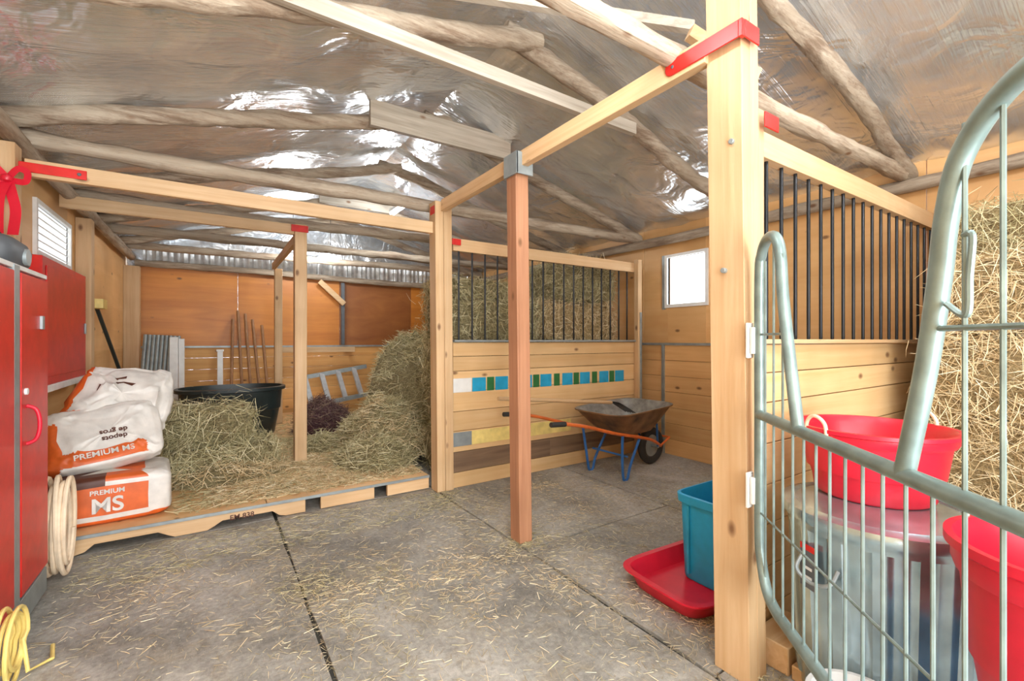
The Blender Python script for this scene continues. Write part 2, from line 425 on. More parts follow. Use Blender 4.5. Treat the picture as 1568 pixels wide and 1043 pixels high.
mb=MB(); mb.log((XL+.1,YB-.09,2.20),(XR-.1,YB-.09,2.16),.045,LOGX,.03,60,79); mb.done('gable_tie_log')
# ---------------------------------------------------------------- posts & beams
def lean_post(mb,x,y,w,d,z0,z1,mat,lx=0,ly=0):
    vs=[]
    for z,ox,oy in((z0,0,0),(z1,lx,ly)):
        for a in(-1,1):
            for c in(-1,1): vs.append((x+ox+a*w/2,y+oy+c*d/2,z))
    mb.add(vs,[(0,1,3,2),(4,6,7,5),(0,4,5,1),(2,3,7,6),(0,2,6,4),(1,5,7,3)],mat)
mb=MB()
lean_post(mb,1.575,.915,.055,.13,0,2.62,PINEZ,-.03,.02); lean_post(mb,1.632,.915,.055,.13,0,2.60,PINEZ,-.03,.02)
mb.b(1.665,1.70,.88,.97,0,2.05,PINEZ)
def strap(x,y0,y1,z0,z1,th=.006):
    r=(z1-z0)/2; zc=(z0+z1)/2; ring=[(y0,z0),(y0,z1)]
    ring+=[(y1-r+r*math.sin(a),zc+r*math.cos(a)) for a in [pi*k/8 for k in range(9)]]
    mb.loft([[(x,y,z) for y,z in ring],[(x+th,y,z) for y,z in ring]],RED)
    mb.tube([(x-.003,y1-r*1.2,zc),(x+.001,y1-r*1.2,zc)],.007,DGREY,8)
strap(1.493,.86,1.16,2.235,2.295)
mb.b(1.51,1.60,.844,.850,2.235,2.295,RED); mb.b(1.493,1.515,.846,.86,2.235,2.295,RED)
mb.b(1.645,1.74,.846,.852,1.965,2.02,RED)
for z in(1.2,.69): mb.b(1.515,1.55,.838,.847,z-.06,z+.06,WHT); mb.tube([(1.53,.83,z-.045),(1.53,.83,z+.045)],.009,WHT,10)
mb.tube([(1.515,.90,1.9),(1.545,.90,1.9)],.010,GREY,8); mb.tube([(1.515,.93,1.45),(1.55,.93,1.45)],.010,GREY,8)
p1=mb.done('gate_post',.003)
mb=MB(); lean_post(mb,1.55,2.24,.09,.10,0,2.22,CEDZ,-.03,0)
mb.b(1.46,1.475,2.16,2.30,2.17,2.30,GREY); mb.b(1.46,1.58,2.16,2.168,2.17,2.30,GREY)
mb.done('cedar_post',.004)
mb=MB(); lean_post(mb,1.51,3.35,.07,.12,0,2.30,PINEZ,-.02,0); lean_post(mb,1.583,3.35,.07,.12,0,2.28,PINEZ,-.02,0)
mb.b(1.60,1.68,3.283,3.29,1.97,2.02,RED); mb.b(1.455,1.465,3.30,3.39,2.2,2.27,RED)
mb.done('corner_post',.004)
mb=MB(); mb.b(1.50,1.545,.99,3.28,2.22,2.31,PINEY); mb.done('overhead_beam',.003)
mb=MB(); mb.b(XL+.12,1.455,3.33,3.37,2.05,2.14,PINEX)
mb.b(XL+.10,XL+.36,3.322,3.33,2.07,2.12,RED); mb.tube([(XL+.33,3.318,2.095),(XL+.33,3.324,2.095)],.01,DGREY,8); mb.done('overhead_beam',.003)
mb=MB(); lean_post(mb,.66,4.47,.10,.10,.115,2.24,PINEZ); mb.b(.58,.72,4.412,4.42,2.17,2.23,RED); mb.done('loft_post',.004)
mb=MB(); mb.b(XL+.02,.61,4.45,4.49,2.15,2.24,PINEX); mb.done('overhead_beam',.003)
mb=MB(); mb.b(.64,.68,4.53,6.6,2.12,2.2,PINEY); mb.done('overhead_beam',.003)
mb=MB(); lean_post(mb,.72,6.66,.09,.09,.115,2.14,PINEZ); mb.done('back_post',.004)
mb=MB(); mb.b(XL+.001,XL+.10,3.28,3.38,0,2.2,PINEZ); mb.done('wall_post',.004)
mb=MB(); mb.b(XL+.001,XL+.1,5.0,5.12,.115,2.2,PINEZ); mb.done('wall_post',.004)
mb=MB(); mb.b(XL+.001,XL+.16,7.35,7.5,.115,2.14,PINEZ); mb.done('wall_post',.004)
mb=MB(); mb.b(1.71,1.76,7.5,7.56,1.13,2.12,DGREY); mb.beam((1.38,7.5,2.12),(1.75,7.5,1.78),.05,.08,PINEX); mb.done('wall_brace',.003)
# ---------------------------------------------------------------- partitions
def partition(name,x0,x1,y,stripe):
    mb=MB()
    zs=[0,.125,.29,.46,.62,.785,.95,1.185]
    for i in range(7):
        if stripe and i==1:
            mb.b(x0,x0+1.0,y,y+.035,zs[i]+.002,zs[i+1]-.002,WEA); mb.b(x0+1.0,x1,y,y+.035,zs[i]+.002,zs[i+1]-.002,WEA)
        elif i==6:
            mb.b(x0,x1,y,y+.035,zs[i]+.002,1.068,SID); mb.b(x0,x1,y,y+.035,1.072,zs[i+1]-.002,SID)
        else: mb.b(x0,x1,y,y+.035,zs[i]+.002,zs[i+1]-.002,SID)
    mb.b(x0,x1,y-.03,y+.065,1.187,1.205,GREY if stripe else PINEX)
    mb.b(x0,x1,y-.005,y+.04,1.93,2.03,PINEX)
    n=int((x1-x0)/.118)
    for k in range(n):
        x=x0+.06+k*(x1-x0-.08)/(n-1)
        mb.tube([(x,y+.018,1.205),(x,y+.018,1.935)],.008,BLK,8)
    mb.b(x1-.06,x1,y-.06,y-.006,0,2.06,PINEZ)
    if stripe:
        yy=y-.004; z0,z1=.775,.89
        mb.b(x0,x0+.17,yy,y,z0,z1,WHT)
        x=x0+.175; k=0
        while x<x1-.2:
            w=.13 if k%2==0 else .07
            mb.b(x,x+w,yy,y,z0,z1,TBLU if k%2==0 else TGRN); x+=w+(.012 if k%4<2 else .03); k+=1
        mb.b(x0,x0+.17,yy,y,.335,.45,GREY); mb.b(x0+.17,x0+1.25,yy,y,.335,.45,YEL)
        mb.b(x1-.035,x1-.005,y-.068,y-.06,.3,1.5,GREY)
    return mb.done(name,.002)
partition('stall_partition',1.625,3.82,3.32,True)
partition('stall_partition',1.705,3.98,.95,False)
mb=MB(); mb.b(1.71,1.95,.80,.93,0,.10,PINEX); mb.b(1.71,1.80,.72,.79,0,.05,PINEX); mb.done('wood_block',.004)
# ---------------------------------------------------------------- platform
mb=MB()
for a,c in((XL+.165,.3),(.305,1.46)): mb.b(a,c,3.42,YB-.03,.092,.112,PLYV)
mb.b(XL+.17,1.46,3.412,3.42,.094,.114,GREY)
for a,c in((XL+.17,.54),(.64,1.02),(1.12,1.46)):
    n=32; top=.091; prof=[]
    for i in range(n+1):
        t=i/n; x=a+(c-a)*t; w=(c-a)
        z=.006
        for q in(.27,.73):
            dd=abs(t-q)*w
            if w>.8 and dd<.2: z=max(z,.006+.045*min(1,(.2-dd)/.05))
        prof.append((x,z))
    vs=[];fs=[]
    for y in(3.425,3.46):
        for x,z in prof: vs+=[(x,y,z),(x,y,top)]
    N=2*(n+1)
    for i in range(n):
        fs+=[(2*i,2*i+2,2*i+3,2*i+1),(N+2*i,N+2*i+1,N+2*i+3,N+2*i+2),(2*i,N+2*i,N+2*i+2,2*i+2)]
    fs+=[(0,1,N+1,N),(2*n,N+2*n,N+2*n+1,2*n+1)]
    mb.add(vs,fs,PINEX)
for y in(4.0,5.0,6.0,7.0): mb.b(XL+.18,1.4,y,y+.1,0,.09,WEA)
plat=mb.done('pallet_platform',.002)
text('stamp','EM 838',.045,(.16,3.4235,.058),(pi/2,0,0),BAGB,plat,.0004)
# ---------------------------------------------------------------- hay
mb=MB()
for z,x0s in((.21,(2.15,3.22)),(.61,(2.17,3.25)),(1.01,(2.15,3.24)),(1.39,(2.17,3.22))):
    for x in x0s: bale(mb,(x,3.80,z),(1.02,.55,.40),random.uniform(-.03,.03),HCY if x>2.5 else HCG,HAYY if (x>2.5 and z>1.2) else HAYG,3600 if z>1 else 900,.03,fluff=.02)
bale(mb,(3.32,3.82,1.80),(.9,.5,.38),.06,HCG,HAYG,3600,.04,fluff=.02); bale(mb,(2.05,3.88,1.67),(.72,.5,.18),-.05,HCG,HAYG,2000,.03,fluff=.02)
bale(mb,(3.45,3.97,2.05),(.6,.4,.14),-.05,HCG,HAYY,1300,.03,fluff=.03)
mb.done('hay_bale_stack')
mb=MB()
mound(mb,(2.05,5.25,.112),.54,.90,1.16,HCG,HAYG,5200,.45,(.06,.2),ripple=.2)
mound(mb,(1.50,4.70,.112),.42,.70,.46,HCG,HAYY,1800,.75)
mound(mb,(1.48,4.72,.118),.42,.70,.46,HCG,HAYG,3400,.75)
mound(mb,(1.22,4.15,.112),.34,.45,.17,HCG,HAYG,1500,.8)
mound(mb,(.95,4.95,.112),.22,.28,.10,HCG,HAYG,600,.8)
mb.done('loose_hay_pile')
mb=MB(); mound(mb,(1.12,5.8,.112),.32,.34,.34,HCP,HAYP,3000,.65); mb.done('alfalfa_pile')
mb=MB()
bale(mb,(.06,4.42,.235),(.76,.42,.23),.12,HCG,HAYG,3000,.07,fluff=.02,L=(.06,.22)); bale(mb,(-.04,4.50,.50),(.60,.38,.27),-.1,HCG,HAYG,3000,.09,.05,fluff=.025,L=(.06,.22))
mound(mb,(.08,4.30,.113),.46,.30,.13,HCG,HAYY,1200,.8)
mb.done('hay_bale')
mb=MB()
for z,x in((.21,3.42),(.61,3.42),(1.01,3.42)): bale(mb,(x,.32,z),(.9,.86,.40),random.uniform(-.02,.02),HCY,HAYY,8000,.06,fluff=.018,L=(.06,.20),W=.003)
bale(mb,(3.45,.29,1.41),(.78,.84,.40),.03,HCY,HAYY,8000,.06,fluff=.02,L=(.06,.20),W=.003); bale(mb,(3.55,.28,1.74),(.60,.80,.28),.0,HCY,HAYG,5500,.05,fluff=.02,L=(.06,.2),W=.003)
mb.v=[(min(p[0],XR-.005),min(p[1],.86),p[2]) for p in mb.v]
mb.done('right_hay_stack')  # these bales are hay, stacked against the right wall
mb=MB()
def scatter(n,x0,x1,y0,y1,z,mat,L=(.02,.08),w=.0028,dz=.06):
    P=np.stack([rng.uniform(x0,x1,n),rng.uniform(y0,y1,n),rng.uniform(z+.003,z+.008,n)],1)
    D=rng.normal(size=(n,3)); D[:,2]*=dz
    strands(mb,P,D,rng.uniform(L[0],L[1],n),w,mat,.12)
def clump(cx,cy,n,s=.14,mat=None,sy=None,L=(.01,.055)):
    P=np.stack([rng.normal(cx,s,n),rng.normal(cy,sy or s,n),rng.uniform(.003,.010,n)],1); D=rng.normal(size=(n,3)); D[:,2]*=.1
    ok=(P[:,1]<3.30)&(P[:,0]>-.62)&((P[:,1]>1.0)|(P[:,0]<1.7))
    strands(mb,P[ok],D[ok],rng.uniform(L[0],L[1],n)[ok],.002,mat or HAYD,.15)
scatter(4200,-.6,1.5,.3,3.3,0,HAYD,(.008,.045),.002); scatter(3400,1.5,3.7,1.05,3.22,0,HAYD,(.008,.045),.002)
scatter(700,-.6,1.5,.3,3.3,0,HAYY,(.02,.09),.0022)
scatter(1700,-.6,1.5,2.9,3.38,0,HAYG,(.02,.07),.0024); scatter(1400,1.3,1.8,1.05,3.2,0,HAYD,(.01,.06),.002); scatter(1400,.2,.6,.4,3.3,0,HAYD,(.01,.05),.002)
for k in range(60):
    clump(rng.uniform(-.5,3.2),rng.uniform(.5,3.1),int(rng.uniform(60,240)),rng.uniform(.05,.22),(HAYD,HAYG,HAYY)[k%3],rng.uniform(.05,.22))
for cx,cy,s in((1.55,2.2,.07),(1.6,.8,.08),(1.5,3.2,.09),(.45,1.4,.08),(.4,2.4,.08),(.7,.9,.1)): clump(cx,cy,330,s,HAYG)
mb.done('straw_litter')
mb=MB()
scatter(9000,-.2,1.45,3.5,5.6,.113,HAYG,(.03,.13),.0036,.1); scatter(2500,-.7,1.45,5.2,7.3,.113,HAYG,(.03,.1),.004,.1)
scatter(5000,.0,1.44,3.5,4.6,.116,HAYY,(.03,.12),.0034,.12)
mb.done('hay_litter')
# ---------------------------------------------------------------- gate
T0=Vector((1.545,.815,0)); GD=Vector((-.684,-.746,0)).normalized()
mb=MB()
def G(t,z): return T0+GD*t+Vector((0,0,z))
def curve(pts,n=8):
    P=[Vector(p) for p in pts]; out=[]
    for i in range(len(P)-1):
        a=P[max(i-1,0)];b=P[i];c=P[i+1];d=P[min(i+2,len(P)-1)]
        for k in range(n):
            t=k/n; out.append(.5*((2*b)+(c-a)*t+(2*a-5*b+4*c-d)*t*t+(3*b-3*c+d-a)*t**3))
    out.append(P[-1]); return out
W=1.34; R=.0165
prof=[(.0,.95),(.0,1.40),(.02,1.49),(.07,1.53),(.13,1.52),(.165,1.46),(.19,1.30),(.28,.95)]
mb.tube(curve([G(*p) for p in prof]),R,GATE,12)
prof=[(.70,.95),(.755,1.15),(.785,1.30),(.80,1.40),(.83,1.49),(.90,1.55),(1.0,1.57),(1.2,1.56),(1.30,1.50),(W,1.38),(W,.95)]
mb.tube(curve([G(*p) for p in prof]),.0165,GATE,12)
prof=[(0,.96),(0,.56),(.015,.47),(.06,.39),(.14,.36),(.3,.36),(1.2,.36),(1.30,.40),(W,.5),(W,.96)]
mb.tube(curve([G(*p) for p in prof]),R,GATE,12)
mb.tube([G(0,.95),G(W,.95)],.0165,GATE,12)
mb.tube([G(0,.62),G(W,.62)],.0035,GATE,6); mb.tube([G(.0,1.22),G(.215,1.22)],.004,GATE,6)
mb.tube([G(.765,1.22),G(W,1.22)],.005,GATE,8)
t=.05
while t<W-.02:
    zb=.37 if t>.07 else .42
    mb.tube([G(t,zb),G(t,.95)],.0036,GATE,6)
    top=None
    if t<.19: top=1.51
    elif t>.82: top=1.54
    if top: mb.tube([G(t,.95),G(t,top-(.05 if t<.06 or (t>.15 and t<.2) else 0))],.0036,GATE,6)
    t+=.0655
mb.tube(curve([G(.80,1.26),G(.84,1.24),G(.845,1.30),G(.85,1.36),G(.835,1.365)]),.005,GATE,8)
for z in(1.2,.69): mb.tube([G(-.022,z-.03),G(-.022,z+.03)],.01,GATE,8); mb.tube([G(-.03,z),G(0,z)],.006,GATE,8)
mb.done('stall_gate')
# ---------------------------------------------------------------- metal can
cx,cy=1.84,.58
mb=MB(); rf=lambda a:1+.035*(1 if math.sin(a*15)>.1 else 0)
mb.lathe([(.212,.0),(.219,.02),(.222,.06)],(cx,cy,.0),GALV,150,caps=(True,False))
mb.lathe([(.222,.06),(.227,.09),(.247,.56),(.25,.59)],(cx,cy,.0),GALV,150,rf,caps=(False,False))
mb.lathe([(.258,.585),(.26,.61),(.265,.62),(.265,.632)],(cx,cy,.0),GALV,136,caps=(False,True))
mb.lathe([(.274,.612),(.279,.63),(.274,.647),(.26,.65),(.245,.657),(.235,.65),(.20,.66),(.12,.668),(.05,.67)],(cx,cy,.0),GALV,64)
base=math.atan2(-cy,-cx)
for s in(-1,1):
    a=base+s*.95+.35
    u=Vector((math.cos(a),math.sin(a),0)); w=Vector((-u.y,u.x,0)); c=Vector((cx,cy,.47))+u*.255
    mb.tube(curve([c+w*-.06+Vector((0,0,.03)),c+w*-.055+u*.03-Vector((0,0,.01)),c+u*.035-Vector((0,0,.03)),c+w*.055+u*.03-Vector((0,0,.01)),c+w*.06+Vector((0,0,.03))]),.006,GREY,8)
a=base-.75; u=Vector((math.cos(a),math.sin(a),0)); w=Vector((-u.y,u.x,0)); c=Vector((cx,cy,.5))+u*.262
def lab(z0,z1,wd,m,k=0): 
    q=c+u*k
    vs=[q+w*(-wd)+Vector((0,0,z0-.5)),q+w*wd+Vector((0,0,z0-.5)),q+w*wd+Vector((0,0,z1-.5)),q+w*-wd+Vector((0,0,z1-.5))]
    mb.add(vs,[(0,1,2,3)],m)
lab(.40,.52,.03,DGREY); lab(.52,.54,.03,RED); lab(.43,.44,.02,WHT,.001); lab(.46,.47,.02,WHT,.001)
mb.done('galvanized_trash_can')
def tub(name,c,r,h,mat,handles=True,rot=0,seg=48):
    mb=MB()
    mb.lathe([(r*.72,0),(r*.76,.01),(r*.80,h*.35),(r*.86,h*.36),(r*.93,h*.80),(r*.97,h*.81),(r*1.0,h*.86),(r*1.0,h*.93),(r*1.06,h*.95),(r*1.06,h),(r*.985,h),(r*.92,h*.9),(r*.83,h*.36),(r*.74,.02),(0.01,.018)],c,mat,seg)
    if handles:
        for s in(0,pi):
            a=rot+s; u=Vector((math.cos(a),math.sin(a),0)); w=Vector((-u.y,u.x,0)); q=Vector(c)+Vector((0,0,h))+u*r*1.03
            mb.tube(curve([q+w*-.04-Vector((0,0,.05)),q+w*-.035+Vector((0,0,.015)),q+Vector((0,0,.04))+u*.005,q+w*.035+Vector((0,0,.015)),q+w*.04-Vector((0,0,.05))]),.006,CREAM,8)
    return mb.done(name)
tub('red_muck_tub',(1.91,.62,.671),.222,.235,REDP,rot=2.75)
mb=MB(); mb.lathe([(.15,0),(.16,.02),(.17,.32),(.178,.325),(.178,.33),(.05,.332)],(1.52,.12,0),BLUEB,40); mb.done('blue_bucket')
tub('red_muck_tub',(1.52,.12,.334),.21,.42,REDP,rot=1.0)
mb=MB(); mb.lathe([(.11,0),(.12,.02),(.135,.48),(.142,.485),(.142,.5),(.12,.5),(.05,.49)],(2.27,.38,0),BLUEB,36); mb.done('blue_bucket')
mb=MB(); mb.lathe([(.10,0),(.105,.01),(.12,.2),(.13,.2),(.13,.215),(.118,.215),(.1,.02),(.02,.015)],(1.47,.50,0),CLEAR,36); mb.done('clear_plastic_tub')
# ---------------------------------------------------------------- tote & tray
mb=MB(); c=(1.99,1.33)
rg=[rrect(a,b,z,c[0],c[1],.35) for a,b,z in((.27,.17,.0),(.29,.19,.012),(.32,.225,.085),(.345,.245,.09),(.345,.245,.098),(.315,.22,.096),(.285,.185,.022))]
mb.M=Matrix.Translation((c[0],c[1],0))@Matrix.Rotation(-.06,4,'Z')@Matrix.Translation((-c[0],-c[1],0))
mb.loft(rg,REDP); mb.done('red_plastic_tray')
mb=MB(); c=(2.15,1.30)
rg=[rrect(a,b,z,c[0],c[1],.3) for a,b,z in((.19,.12,.026),(.195,.125,.04),(.205,.14,.40),(.218,.152,.402),(.222,.155,.44),(.208,.143,.442),(.20,.136,.40),(.185,.12,.05))]
mb.loft(rg,TEAL)
for dx in(-.1,0,.1): mb.b(c[0]+dx-.008,c[0]+dx+.008,c[1]-.145,c[1]-.125,.06,.39,TEAL)
for dy in(-.07,.07): mb.b(c[0]-.213,c[0]-.195,c[1]+dy-.006,c[1]+dy+.006,.06,.39,TBLU)
mb.done('storage_tote')
# ---------------------------------------------------------------- wheelbarrow
mb=MB(); mb.M=Matrix.Translation((3.56,2.93,0))@Matrix.Rotation(.06,4,'Z')
mb.tube([(.14*math.cos(a),0,.18+.14*math.sin(a)) for a in [2*pi*k/28 for k in range(28)]],.038,RUB,12,closed=True)
mb.tube([(0,-.012,.18),(0,.012,.18)],.105,GREY,24); mb.tube([(0,-.09,.18),(0,.09,.18)],.012,GREY,10)
def TR(a,b,z,cx,t): return rrect(a,b,z,cx,0,.42,44,t)
outer=[TR(.20,.16,.37,-.36,.02),TR(.28,.20,.43,-.38,.03),TR(.40,.30,.585,-.40,.05),TR(.415,.315,.59,-.40,.05)]
inner=[TR(.415,.315,.60,-.40,.05),TR(.39,.29,.597,-.40,.05),TR(.27,.19,.44,-.38,.03),TR(.18,.14,.385,-.36,.02)]
mb.loft(outer+inner[:1],RUST,True,False); mb.loft(inner,TRAYG,False,True)
for s in(-1,1):
    mb.tube(curve([(.06,s*.07,.18),(-.15,s*.13,.27),(-.45,s*.2,.35),(-.8,s*.24,.43),(-1.2,s*.28,.54),(-1.45,s*.29,.59)]),.014,ORNG,10)
    mb.tube([(-1.42,s*.29,.585),(-1.56,s*.29,.595)],.019,RUB,10)
    mb.tube(curve([(-.42,s*.19,.34),(-.56,s*.2,.12),(-.60,s*.2,.015),(-.65,s*.2,.015),(-.68,s*.21,.2),(-.70,s*.23,.41)]),.012,BLUES,8)
    mb.tube([(.06,s*.07,.18),(.22,s*.06,.24)],.01,ORNG,8); mb.tube([(.0,s*.08,.18),(-.1,s*.14,.42)],.01,BLUES,8)
mb.tube([(-.6,-.2,.2),(-.6,.2,.2)],.009,BLUES,8); mb.tube([(.22,-.06,.24),(.22,.06,.24)],.01,ORNG,8)
mb.done('wheelbarrow')
mb=MB(); mb.tube([(1.72,2.78,.78),(2.95,2.86,.65)],.015,PINEX,10)
for k in(-2,-1,0,1,2): mb.tube(curve([(2.95,2.86,.65),(3.0,2.86+k*.025,.645),(3.2,2.86+k*.03,.54)]),.004,BLK,6)
mb.done('pitchfork')
# ---------------------------------------------------------------- cabinet
mb=MB(); x0,x1,y0,y1=XL+.005,-.65,2.05,2.98
mb.b(x0,x1-.02,y0,y1,.03,1.50,GREY); mb.b(x0,x1,y0,y1+.003,1.485,1.505,WHT); mb.b(x0,x1-.03,y0+.02,y1-.02,0,.03,GREY)
mb.b(x1-.02,x1,y0,y0+.02,.03,1.5,GREY)
mb.b(x1-.02,x1+.004,y0+.50,y0+.56,.03,1.5,GREY)
mb.b(x1-.02,x1+.006,y0+.57,y1-.012,.16,1.475,RED); mb.b(x1-.02,x1+.006,y0+.02,y0+.49,.16,1.475,RED); mb.b(x1-.02,x1,y0,y1,.03,.14,GREY)
mb.tube(curve([(x1+.005,2.68,.93),(x1+.035,2.68,.91),(x1+.045,2.68,.85),(x1+.035,2.68,.79),(x1+.005,2.68,.77)]),.008,REDP,8)
mb.tube([(x1,2.66,.99),(x1+.015,2.66,.99)],.014,WHT,12); mb.b(x1+.004,x1+.016,2.85,2.88,1.25,1.31,GREY)
mb.done('red_cabinet',.004)
mb=MB(); mb.M=Matrix.Translation((-.76,2.74,1.508))
mb.loft([rrect(.085,.13,0,e=.5),rrect(.095,.145,.02,e=.5),rrect(.1,.15,.07,e=.5),rrect(.09,.135,.10,e=.6),rrect(.06,.10,.125,e=.7),rrect(.02,.03,.13,e=.8)],DGREY)
mb.tube(curve([(0,-.09,.10),(0,-.07,.15),(0,.07,.15),(0,.09,.10)]),.008,BLK,8); mb.tube([(.095,0,.045),(.108,0,.045)],.035,GREY,16)
mb.done('portable_radio')
mb=MB(); mb.b(XL+.002,XL+.10,3.72,4.8,.93,1.70,RED); mb.b(XL+.002,XL+.115,3.70,4.82,.89,.93,WHT); mb.b(XL+.10,XL+.108,3.78,4.74,.98,1.65,RED)
mb.tube([(XL+.115,4.7,1.25),(XL+.115,4.7,1.33)],.008,GREY,8); mb.done('red_wall_cabinet',.004)
mb=MB()
def ribbon(pts,w,mat):
    P=curve(pts,8); vs=[];fs=[]
    for i,p in enumerate(P):
        d=(P[min(i+1,len(P)-1)]-P[max(i-1,0)]).normalized(); s=d.cross(Vector((.3,1,.0)).normalized()).normalized()*w/2
        vs+=[p-s,p+s]
    for i in range(len(P)-1): fs.append((2*i,2*i+1,2*i+3,2*i+2))
    mb.add(vs,fs,mat)
o=Vector((-.845,3.24,2.0))
for s in(-1,1):
    ribbon([o,o+Vector((s*.04,-.02,.05)),o+Vector((s*.075,-.03,.035)),o+Vector((s*.07,-.03,-.01)),o+Vector((s*.03,-.01,-.01)),o],.03,REDP)
    ribbon([o,o+Vector((s*.02,-.02,-.08)),o+Vector((s*.03,-.01,-.16)),o+Vector((s*.025,-.03,-.28))],.045,REDP)
mb.lathe([(.005,-.02),(.02,-.012),(.024,0),(.02,.012),(.005,.02)],tuple(o+Vector((0,-.01,0))),REDP,16)
mb.tube([o,o+Vector((0,.038,.02))],.004,REDP,6)
mb.done('red_ribbon_bow')
mb=MB(); pts=[]
for k in range(10):
    for i in range(28):
        a=2*pi*i/28; t=k+i/28; r=.195+.035*math.sin(t*2.3)
        pts.append((-.725+.012*(t%10)+.008*math.sin(t*5),3.17+r*.45*math.cos(a),.265+r*1.08*math.sin(a)))
mb.tube(pts,.011,CREAM,8); mb.done('coiled_hose')
mb=MB(); pts=[]
for k in range(6):
    for i in range(24):
        a=2*pi*i/24; t=k+i/24; r=.09+.02*math.sin(t*3.1)
        pts.append((-.61+.012*math.sin(t*2)+.008*k,2.28+r*math.cos(a),.14+r*1.2*math.sin(a)))
pts+=[(-.55,2.3,.02),(-.5,2.36,.012),(-.52,2.46,.012)]
mb.tube(pts,.007,YCORD,8); mb.done('yellow_extension_cord')
# ---------------------------------------------------------------- bags
def sq(x,e): return math.copysign(abs(x)**e,x)
def bag(name,c,s,rot,pred,e1=.45,e2=.3,crum=.012,seed=0,pinch=.35,slump=0):
    mb=MB(); nu,nv=96,48; vs=[];fs=[];ms=[];qs=[]
    M=Matrix.Translation(c)@rot
    for j in range(nv+1):
        et=-pi/2+pi*j/nv
        for i in range(nu):
            om=-pi+2*pi*i/nu
            x=sq(math.cos(et),e1)*sq(math.cos(om),e2); y=sq(math.cos(et),e1)*sq(math.sin(om),e2); z=sq(math.sin(et),e1)
            qs.append((x,y,z))
            z*=1-pinch*abs(x)**6
            if slump: z*=1-.6*max(0,y)**1.5; x*=1-.12*max(0,y)
            p=Vector((x*s[0]/2,y*s[1]/2,z*s[2]/2))
            if slump: p.z-=slump*max(0,y)**2+slump*.5*max(0,-x)**2; p.y+=.03*math.sin(x*3.3)*max(0,y)
            n1=noise.noise_vector(p*7+Vector((seed,0,0)))
            rid=abs(noise.noise(p*13+Vector((seed*2,3,0))))
            rid2=abs(noise.noise(p*24+Vector((seed*2,9,0))))
            p+=n1*crum+noise.noise_vector(p*26+Vector((seed,0,0)))*crum*.35
            p.z*=1-.9*crum*(rid*14+rid2*7)
            p*=1-.9*crum*rid*3
            vs.append(p)
    for j in range(nv):
        for i in range(nu):
            k=(i+1)%nu; f=(j*nu+i,j*nu+k,(j+1)*nu+k,(j+1)*nu+i); fs.append(f)
            q=[sum(qs[t][a] for t in f)/4 for a in range(3)]
            ms.append(pred(*q))
    mb.M=M; mb.add(vs,fs,ms); return mb.done(name,0,60)
def onbag(bg,c,rotz,tx,lp,body,size,mat,flip=0):
    M=Matrix.Translation(c)@Matrix.Rotation(rotz,4,'Z')@Matrix.Rotation(tx,4,'X')@Matrix.Translation(lp)@Matrix.Rotation(flip,4,'Z')
    text('label',body,size,M.to_translation(),M.to_euler(),mat,bg)
yaw=Matrix.Rotation(.08,4,'Z')
def p1f(x,y,z):
    if y<-.6:
        if -.40<x<.46 and -.60<z<.50: return BAGO
        if z<-.80 : return BAGO
        if z>.62 and -.9<x<-.1: return BAGB
    if z>.75 and x>.15 and y<.2: return BAGO if x<.55 else BAGW
    if z>.75 and x<-.1 and y<.1: return BAGB
    return BAGW
c1=Vector((-.545,3.77,.258))
b1=bag('feed_bag',c1,(.62,.46,.29),yaw,p1f,.2,.16,.006,3,.10)
onbag(b1,c1,.08,pi/2,(.01,-.028,.240),'MS',.12,BAGW); onbag(b1,c1,.08,pi/2,(.01,.052,.238),'PREMIUM',.038,BAGW)
th=.92
c2=Vector((-.565,3.84,.585)); R2=Matrix.Rotation(.10,4,'Z')@Matrix.Rotation(th,4,'X')@Matrix.Rotation(.14,4,'Z')
b2=bag('feed_bag',c2,(.56,.42,.16),R2,lambda x,y,z: (BAGO if (-.92<y<-.50 and x<.65) or (x<-.78 and y<.6) else BAGW),.38,.24,.020,8,.3)
onbag(b2,c2,.10,th,(.0,-.15,.083),'PREMIUM MS',.05,BAGW,.14); onbag(b2,c2,.10,th,(.04,-.03,.086),'depots\nde gros',.045,BAGB,pi+.14)
c3=Vector((-.50,4.02,.82)); R3=Matrix.Rotation(.16,4,'Z')@Matrix.Rotation(1.15,4,'X')@Matrix.Rotation(-.28,4,'Z')
b3=bag('feed_bag',c3,(.56,.46,.15),R3,lambda x,y,z: BAGB if (-.9<x<-.55 and .0<y<.12) or (-.3<x<.1 and .35<y<.42) or (-.3<x<-.05 and .5<y<.56) else (BAGO if x<-.86 or (x<-.3 and y<-.7) else BAGW),.5,.34,.038,15,.45,.07)
# ---------------------------------------------------------------- stock tank etc.
mb=MB(); c=(.19,6.12); q=.92
def el(a,b,z,e=.75): return rrect(a*q,b*q,z,c[0],c[1],e,48)
mb.loft([el(.46,.28,.113),el(.47,.29,.13),el(.52,.33,.40),el(.535,.34,.41),el(.55,.36,.62),el(.59,.39,.63),el(.59,.39,.665),el(.55,.36,.67),el(.52,.33,.4),el(.46,.28,.14)],BLKP)
mb.done('black_stock_tank')
mb=MB()
mb.M=Matrix.Translation((-.60,7.05,.14))@Matrix.Rotation(-.2,4,'X')@Matrix.Rotation(.05,4,'Y')
for k in range(9): mb.tube([(-.16+k*.042,0,0),(-.16+k*.042,0,1.15)],.022,GREY,8)
mb.done('corrugated_panel')
mb=MB(); mb.b(-.42,-.34,6.62,6.68,.113,1.24,WHT); mb.b(-.335,-.28,6.63,6.67,.113,1.22,WHT); mb.b(-.43,-.27,6.615,6.62,.5,.54,WHT); mb.done('white_vinyl_post',.004)
mb=MB(); mb.b(.05,.11,6.88,6.92,.113,1.08,WHT); mb.b(.04,.12,6.87,6.93,1.06,1.085,WHT); mb.done('white_stake',.003)
